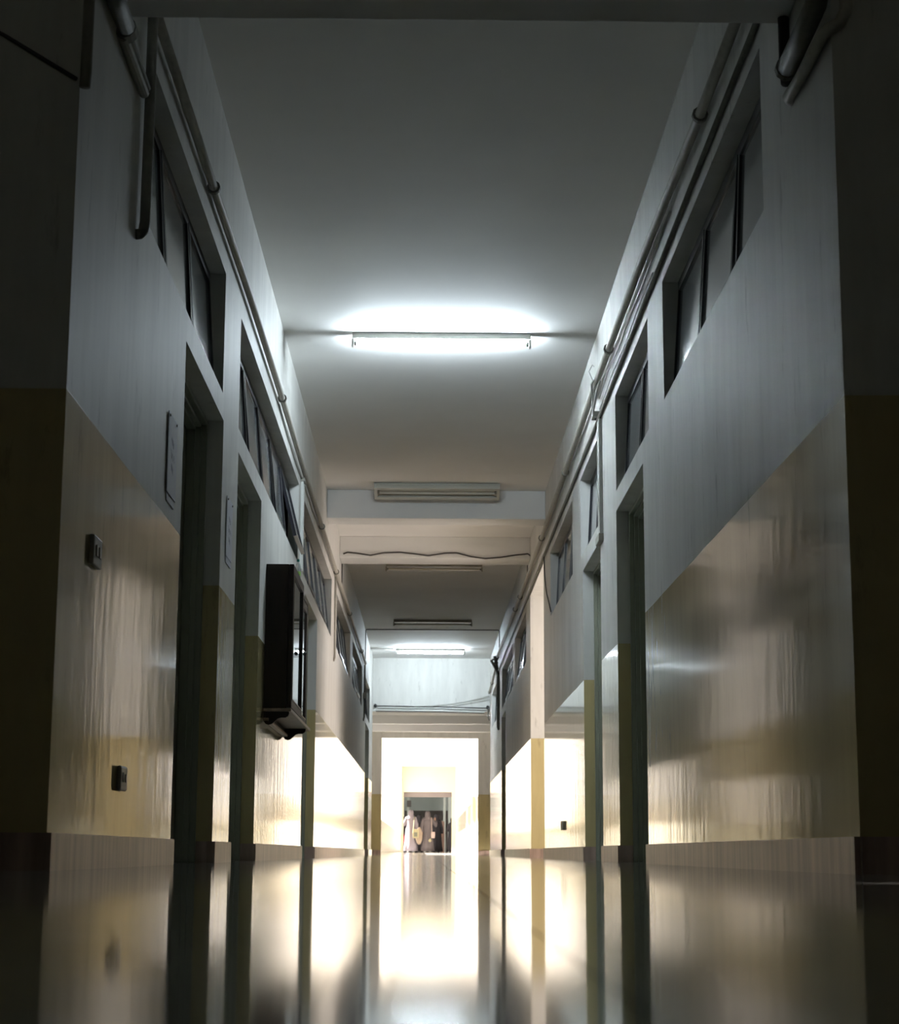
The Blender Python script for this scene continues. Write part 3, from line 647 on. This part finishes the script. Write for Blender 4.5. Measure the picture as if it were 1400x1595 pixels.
# ------------------------------------------------------------------ sunlit corridor beyond the lobby
b = MB(); b.add([(BXL-.6,YB+.2,-.02),(1.4,YB+.2,-.02),(1.4,YB+4,FZ),(BXL-.6,YB+4,FZ),(BXL-.6,YE,FZ),(1.4,YE,FZ),(BXL-.6,YE,-.2),(1.4,YE,-.2),(BXL-.6,YB+.2,-.2),(1.4,YB+.2,-.2)],
      [(0,1,2,3), (3,2,5,4), (4,5,7,6), (8,9,1,0), (6,7,9,8), (0,3,4,6,8), (1,9,7,5,2)])
o = b.build('floor_sunlit', M_FLOOR); struct(o, 'bright sunlit floor of the far corridor', 'floor')
o = MB().box(-2.4, 1.5, YB+.2, YE+.2, 3.40, 3.55).build('ceiling_sunlit', mat('sunlit_ceiling', (.72,.71,.68), .8)); struct(o, 'overexposed white ceiling of the far corridor', 'ceiling')
grid_wall('wall_sunlit_right', M_WALL2, 'x', XR, XR+.25, YB+.2, YE, 0, 3.4, [(50.5,53,2.3,2.75), (60,63,2.3,2.75)], 'sunlit right wall of the far corridor')
# left side is an open gallery: parapet, piers and a head beam
o = MB().box(XL-.2, XL, YB+.2, YE, 0, .75).build('wall_parapet', M_WALL2); struct(o, 'sunlit parapet of the open gallery on the left', 'wall')
o = MB().box(XL-.25, XL, YB+.2, YE, 2.85, 3.4).build('lintel', M_WALL2); struct(o, 'head beam of the open gallery on the left', 'lintel')
for k in range(9):
    yk = YB+.2+k*4.05
    o = MB().box(XL-.24, XL-.002, yk, yk+.35, .75, 2.85).build('pillar', M_WALL2)
    struct(o, '%s pier of the sunlit gallery counted from the lobby' % (ORD+['eighth','ninth'])[k], 'pillar')
for k, (yy, hh) in enumerate(((43.4,1.35), (48.5,1.25))):
    o = MB().box(XR-.07, XR-.001, yy, yy+.5+k*1.1, .05, hh).build('pilaster', mat('ochre_pilaster', (.62,.46,.26), .6)); struct(o, '%s ochre pilaster low on the sunlit right wall' % ORD[k], 'pillar')
DXL, DXR, DZ = -.915, .985, 2.40
grid_wall('wall_far', mat('cream_wall_paint', (.50,.455,.35), .7), 'y', YE, YE+.25, -2.4, 2.4, 0, 3.5, [(DXL, DXR, 0, DZ)], 'cream wall with the last doorway at the far end')
o = MB().box(DXL-.1, DXR+.1, YE+.28, YE+.36, 2.21, 2.6).build('trim_1', mat('shaded_door_head', (.16,.135,.13), .6)); struct(o, 'greyish door head across the top of the last doorway', 'trim')  # dark tone stands in for shade on the door head
# last room
o = MB().box(-5, 5, YE, 84, -.2, FZ).build('floor_room', M_FLOOR); struct(o, 'floor of the dim room past the last doorway', 'floor')
o = MB().box(-2.4, 5, YE+.25, 84, 3.2, 3.3).build('ceiling_room', M_TEAL); struct(o, 'ceiling of the dim room past the last doorway', 'ceiling')
o = MB().box(-5, 5, 80, 80.2, 1.83, 3.2).build('wall_room_back', M_TEAL); struct(o, 'grey-teal upper wall of the dim last room', 'wall')
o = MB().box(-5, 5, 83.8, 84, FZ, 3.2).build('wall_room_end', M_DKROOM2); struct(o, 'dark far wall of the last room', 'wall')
grid_wall('wall_room_left', M_TEAL, 'x', -2.2, -2.4, YE+.25, 84, FZ, 3.2, [(73.5, 75.6, .5, 2.75)], 'left wall of the last room with an unseen opening shaped to let sun in')  # unseen opening placed and sized so sun rims the walkers
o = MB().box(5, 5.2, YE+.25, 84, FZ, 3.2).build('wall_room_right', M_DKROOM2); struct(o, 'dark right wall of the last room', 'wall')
M_PIL = mat('pale_green_pillar', (.45,.50,.46), .6)
for xa, xb2, lb in ((-1.05,-.95,'left edge'), (-.84,-.75,'left, second'), (.70,.80,'right, second'), (.91,1.07,'right edge')):
    o = MB().box(xa, xb2, 78.6, 78.9, FZ, 3.2).build('pillar', M_PIL); struct(o, 'pale green pillar in the last room, '+lb, 'pillar')
o = MB().box(.60, .73, 76.2, 76.26, FZ, 1.32).build('screen_panel', M_BROWN, bevel=.01); tag(o, 'narrow brown panel standing at the right inside the last room', 'panel')
o = MB().box(-.84, -.66, 78.45, 78.55, 1.95, 2.22).build('wall_sign', M_DKROOM, bevel=.006); tag(o, 'dark board hanging on the left pillar of the last room', 'sign')

# ------------------------------------------------------------------ people
def person(x, y, hgt, robe, scarf, label, pose, facing=1, shoes=M_SHOE, lean=0.0):
    """standing/walking figure in long robe and head scarf, seen from behind when facing=1 (towards +y)."""
    k = hgt/1.6; t = thing('person', (x, y, FZ), label, 'person')
    def P(a, b, c): return Vector((x+a*k, y+b*k*facing, FZ+c*k))
    # one continuous body: skinned skeleton
    vs, es, rs = [], [], []
    def V(p, r): vs.append(p); rs.append(r*k); return len(vs)-1
    def chain(i, pts):
        for p, r in pts:
            j = V(p, r); es.append((i, j)); i = j
        return i
    root = V(P(0,0,.86), .125)
    ch = chain(root, [(P(0,0,1.02),.115), (P(0,0,1.18),.125), (P(0,.01,1.30),.10)])
    nk = chain(ch, [(P(0,.01,1.38),.05), (P(0,.02,1.46),.075), (P(0,.02,1.53),.07)])
    for s_ in (-1, 1):
        st = pose.get('stride', .12)*s_
        chain(root, [(P(s_*.09,0,.80),.085), (P(s_*.095,st*.3,.46),.055), (P(s_*.095,st*.5-.02,.09),.036), (P(s_*.10,st*.5+.10,.035),.032)])
        el, wr = pose['L' if s_ < 0 else 'R']
        sh = chain(ch, [(P(s_*.14,0,1.285),.05)])
        a = chain(sh, [(P(*el),.042), (P(*wr),.028)])
        d = (P(*wr)-P(*el)).normalized(); u = d.cross(Vector((0,1,0))).normalized() if abs(d.y) < .9 else Vector((1,0,0)); v = d.cross(u)
        pm = chain(a, [(vs[a]+d*.055*k, .026)])
        for q, ln in ((-.027,.052), (-.009,.066), (.009,.062), (.027,.046)):
            b0 = vs[pm]+u*q*k+d*.035*k
            chain(pm, [(b0, .0095), (b0+d*ln*.6*k+v*.008*k, .0085), (b0+d*ln*k+v*.022*k, .007)])
        chain(a, [(vs[a]+d*.04*k+u*.034*k, .011), (vs[a]+d*.075*k+u*.046*k+v*.012*k, .0085)])
    me = bpy.data.meshes.new('body'); o_ = Vector(t['_o'])
    me.from_pydata([tuple(p-o_) for p in vs], es, [])
    ob = bpy.data.objects.new('body', me); C.objects.link(ob); ob.parent = t; me.materials.append(M_SKIN)
    sk = ob.modifiers.new('skin', 'SKIN'); sk.use_smooth_shade = True
    for i, d_ in enumerate(me.skin_vertices[0].data): d_.radius = (rs[i], rs[i]); d_.use_root = (i == 0)
    ss = ob.modifiers.new('subsurf', 'SUBSURF'); ss.levels = 1; ss.render_levels = 1
    # robe: pleated loft from neck to hem, plus sleeves
    n = 40; rings = []
    for (z, rx, ry, pl) in ((1.385,.055,.05,0), (1.36,.10,.075,0), (1.325,.145,.10,0), (1.27,.172,.118,0), (1.15,.178,.13,.01), (1.0,.172,.132,.03), (.86,.185,.15,.05), (.6,.205,.17,.07), (.3,.23,.195,.09), (.06,.255,.22,.11)):
        rings.append([P(rx*(1+pl*math.sin(9*a))*math.cos(a)+lean*(1.3-z)*.1, ry*(1+pl*math.sin(7*a+1))*math.sin(a), z) for a in [2*math.pi*i/n for i in range(n)]])
    b = MB().rings(rings)
    for s_ in (-1, 1):
        el, wr = pose['L' if s_ < 0 else 'R']
        e_, w_ = P(*el), P(*wr)
        b.tube([P(s_*.08,0,1.33), P(s_*.148,0,1.285), P(*[(el[0]+s_*.15)/2, el[1]/2, (el[2]+1.28)/2]), e_, e_.lerp(w_, .5), e_.lerp(w_, .92)], [.06*k,.072*k,.07*k,.066*k,.068*k,.075*k], 14)
    b.build('robe', robe, t, smooth=True)
    # head scarf: covers crown, nape and shoulders
    rings = []
    for (z, rx, ry, oy) in ((1.606,.010,.010,.0), (1.600,.035,.038,.0), (1.585,.062,.068,.0), (1.558,.088,.098,.0), (1.51,.104,.116,.002), (1.45,.103,.113,.0), (1.39,.102,.102,-.01), (1.34,.118,.112,-.012), (1.29,.156,.130,-.012), (1.235,.172,.142,-.012)):
        rings.append([P(rx*math.cos(a)*(1+.03*math.sin(6*a)*(z < 1.4)), oy+ry*math.sin(a)*(.93 if math.sin(a) > 0 else 1), z) for a in [2*math.pi*i/28 for i in range(28)]])
    MB().rings(rings).build('head_scarf', scarf, t, smooth=True)
    # face, on the side they look towards
    f = MB().ell(P(0,.075,1.495), .058*k, .045*k, .078*k, 16, 12); f.ell(P(0,.075+.047,1.488), .011*k, .016*k, .02*k, 8, 6)
    for s_ in (-1, 1): f.ell(P(s_*.026,.112,1.51), .011*k, .006*k, .006*k, 8, 5)
    f.ell(P(0,.112,1.452), .02*k, .007*k, .006*k, 8, 5)
    f.build('face', M_SKIN, t, smooth=True)
    for s_ in (-1, 1):
        st = pose.get('stride', .12)*s_
        MB().ell(P(s_*.10, st*.5+.05, .04), .042*k, .115*k, .038*k, 12, 8).build('shoe', shoes, t, smooth=True)
    return t
PX = lambda px, y: (px-664.6)/2846*y      # where a thing at depth y stands
YP = 73.95
person(-.63, YP, 1.68, M_ROBE1, M_ROBE1, 'person in a pale lavender robe and scarf, walking away at left', dict(L=((-.27,.02,1.03), (-.22,.17,1.10)), R=((.225,-.02,1.03), (.21,.05,.80)), stride=.14))
person(.04, YP, 1.63, M_ROBE2, M_ROBE2, 'person in a mauve-grey robe and scarf with white shoes', dict(L=((-.235,-.06,1.0), (-.235,-.17,.76)), R=((.33,.02,1.04), (.30,.14,1.22)), stride=.16))
person(-.30, YP+1.6, 1.53, M_ROBE3, M_ROBE3, 'dark-clothed person half hidden between the two robed walkers', dict(L=((-.22,.02,1.0), (-.2,.12,.85)), R=((.22,.02,1.0), (.2,.16,.9)), stride=.1), shoes=M_BLACK)
person(.40, YP+1.6, 1.55, M_ROBE3, M_ROBE3, 'dark-clothed person with a raised hand behind the mauve robe', dict(L=((-.2,.05,1.0), (-.16,.12,1.22)), R=((.22,.02,1.0), (.22,.1,.8)), stride=.1), shoes=M_BLACK)
person(-.98, YP+1.0, 1.45, M_ROBE3, M_ROBE3, 'dark-clothed person at the left edge of the far doorway', dict(L=((-.2,-.12,1.0), (-.05,-.26,.80)), R=((.25,.02,1.0), (.24,.1,.8)), stride=.1), shoes=M_BLACK)
person(1.05, YP+1.0, 1.40, M_ROBE3, M_ROBE3, 'dark-clothed person at the right edge of the far doorway', dict(L=((-.22,.02,1.0), (-.2,.14,1.05)), R=((.25,.02,1.0), (.24,.1,.8)), stride=.1), shoes=M_BLACK)
def bag(x, y, z, w_, h_, m, label, strap=None, round_=False, strap_m=None):
    t = thing('bag', (x, y, z), label, 'bag')
    if round_:
        b = MB(); n = 24
        b.rings([[Vector((x+w_/2*sc*math.cos(a), y+dy, z+h_/2+h_/2*sc*math.sin(a))) for a in [2*math.pi*i/n for i in range(n)]] for dy, sc in ((-.06,.85), (-.05,.98), (0,1.0), (.05,.98), (.06,.85))])
        b.build('body', m, t, smooth=False)
    else:
        b = MB(); n = 4
        b.add([(x-w_*.42,y-.04,z),(x+w_*.42,y-.04,z),(x+w_*.42,y+.04,z),(x-w_*.42,y+.04,z),(x-w_/2,y-.05,z+h_*.55),(x+w_/2,y-.05,z+h_*.55),(x+w_/2,y+.05,z+h_*.55),(x-w_/2,y+.05,z+h_*.55),
               (x-w_*.46,y-.012,z+h_),(x+w_*.46,y-.012,z+h_),(x+w_*.46,y+.012,z+h_),(x-w_*.46,y+.012,z+h_)],
              [(3,2,1,0),(0,1,5,4),(1,2,6,5),(2,3,7,6),(3,0,4,7),(4,5,9,8),(5,6,10,9),(6,7,11,10),(7,4,8,11),(8,9,10,11)])
        b.build('body', m, t, bevel=.012)
    if strap: MB().tube([Vector(p) for p in strap], .014, 6).build('strap', strap_m or m, t)
    return t
t1 = bag(-.43, YP-.37, .61, .26, .35, M_BEIGE, 'beige tote bag hanging behind the lavender-robed person', [(-.53,YP-.36,.94), (-.515,YP-.31,1.10), (-.50,YP-.22,1.31), (-.48,YP-.11,1.43)])
MB().box(-.50, -.37, YP-.428, YP-.420, .67, .84).build('patch', M_GREY, t1, bevel=.002)
bag(.255, YP-.23, .61, .16, .25, M_PINKB, 'small pale pink shoulder bag on the mauve-robed person', [(.21,YP-.22,.85), (.20,YP-.20,1.05), (.195,YP-.175,1.26), (.18,YP-.095,1.41)])
bag(.135, YP-.285, .46, .12, .12, M_BEIGE, 'round cream charm dangling under the pink shoulder bag', [(.135,YP-.285,.575), (.17,YP-.27,.61)], round_=True)
bag(-.30, YP-.24, .36, .27, .66, M_TAN, 'large rounded tan bag held between the two robed walkers', [(-.34,YP-.24,1.0), (-.30,YP-.235,1.04), (-.24,YP-.24,1.0)], round_=True)
bag(-.935, YP+.70, .42, .15, .28, M_REDC, 'red bag beside the person at the left doorway edge', [(-.97,YP+.70,.69), (-.95,YP+.72,.77), (-.92,YP+.72,.77), (-.90,YP+.70,.69)])

# drop helper properties
for o in bpy.data.objects:
    if '_o' in o: del o['_o']
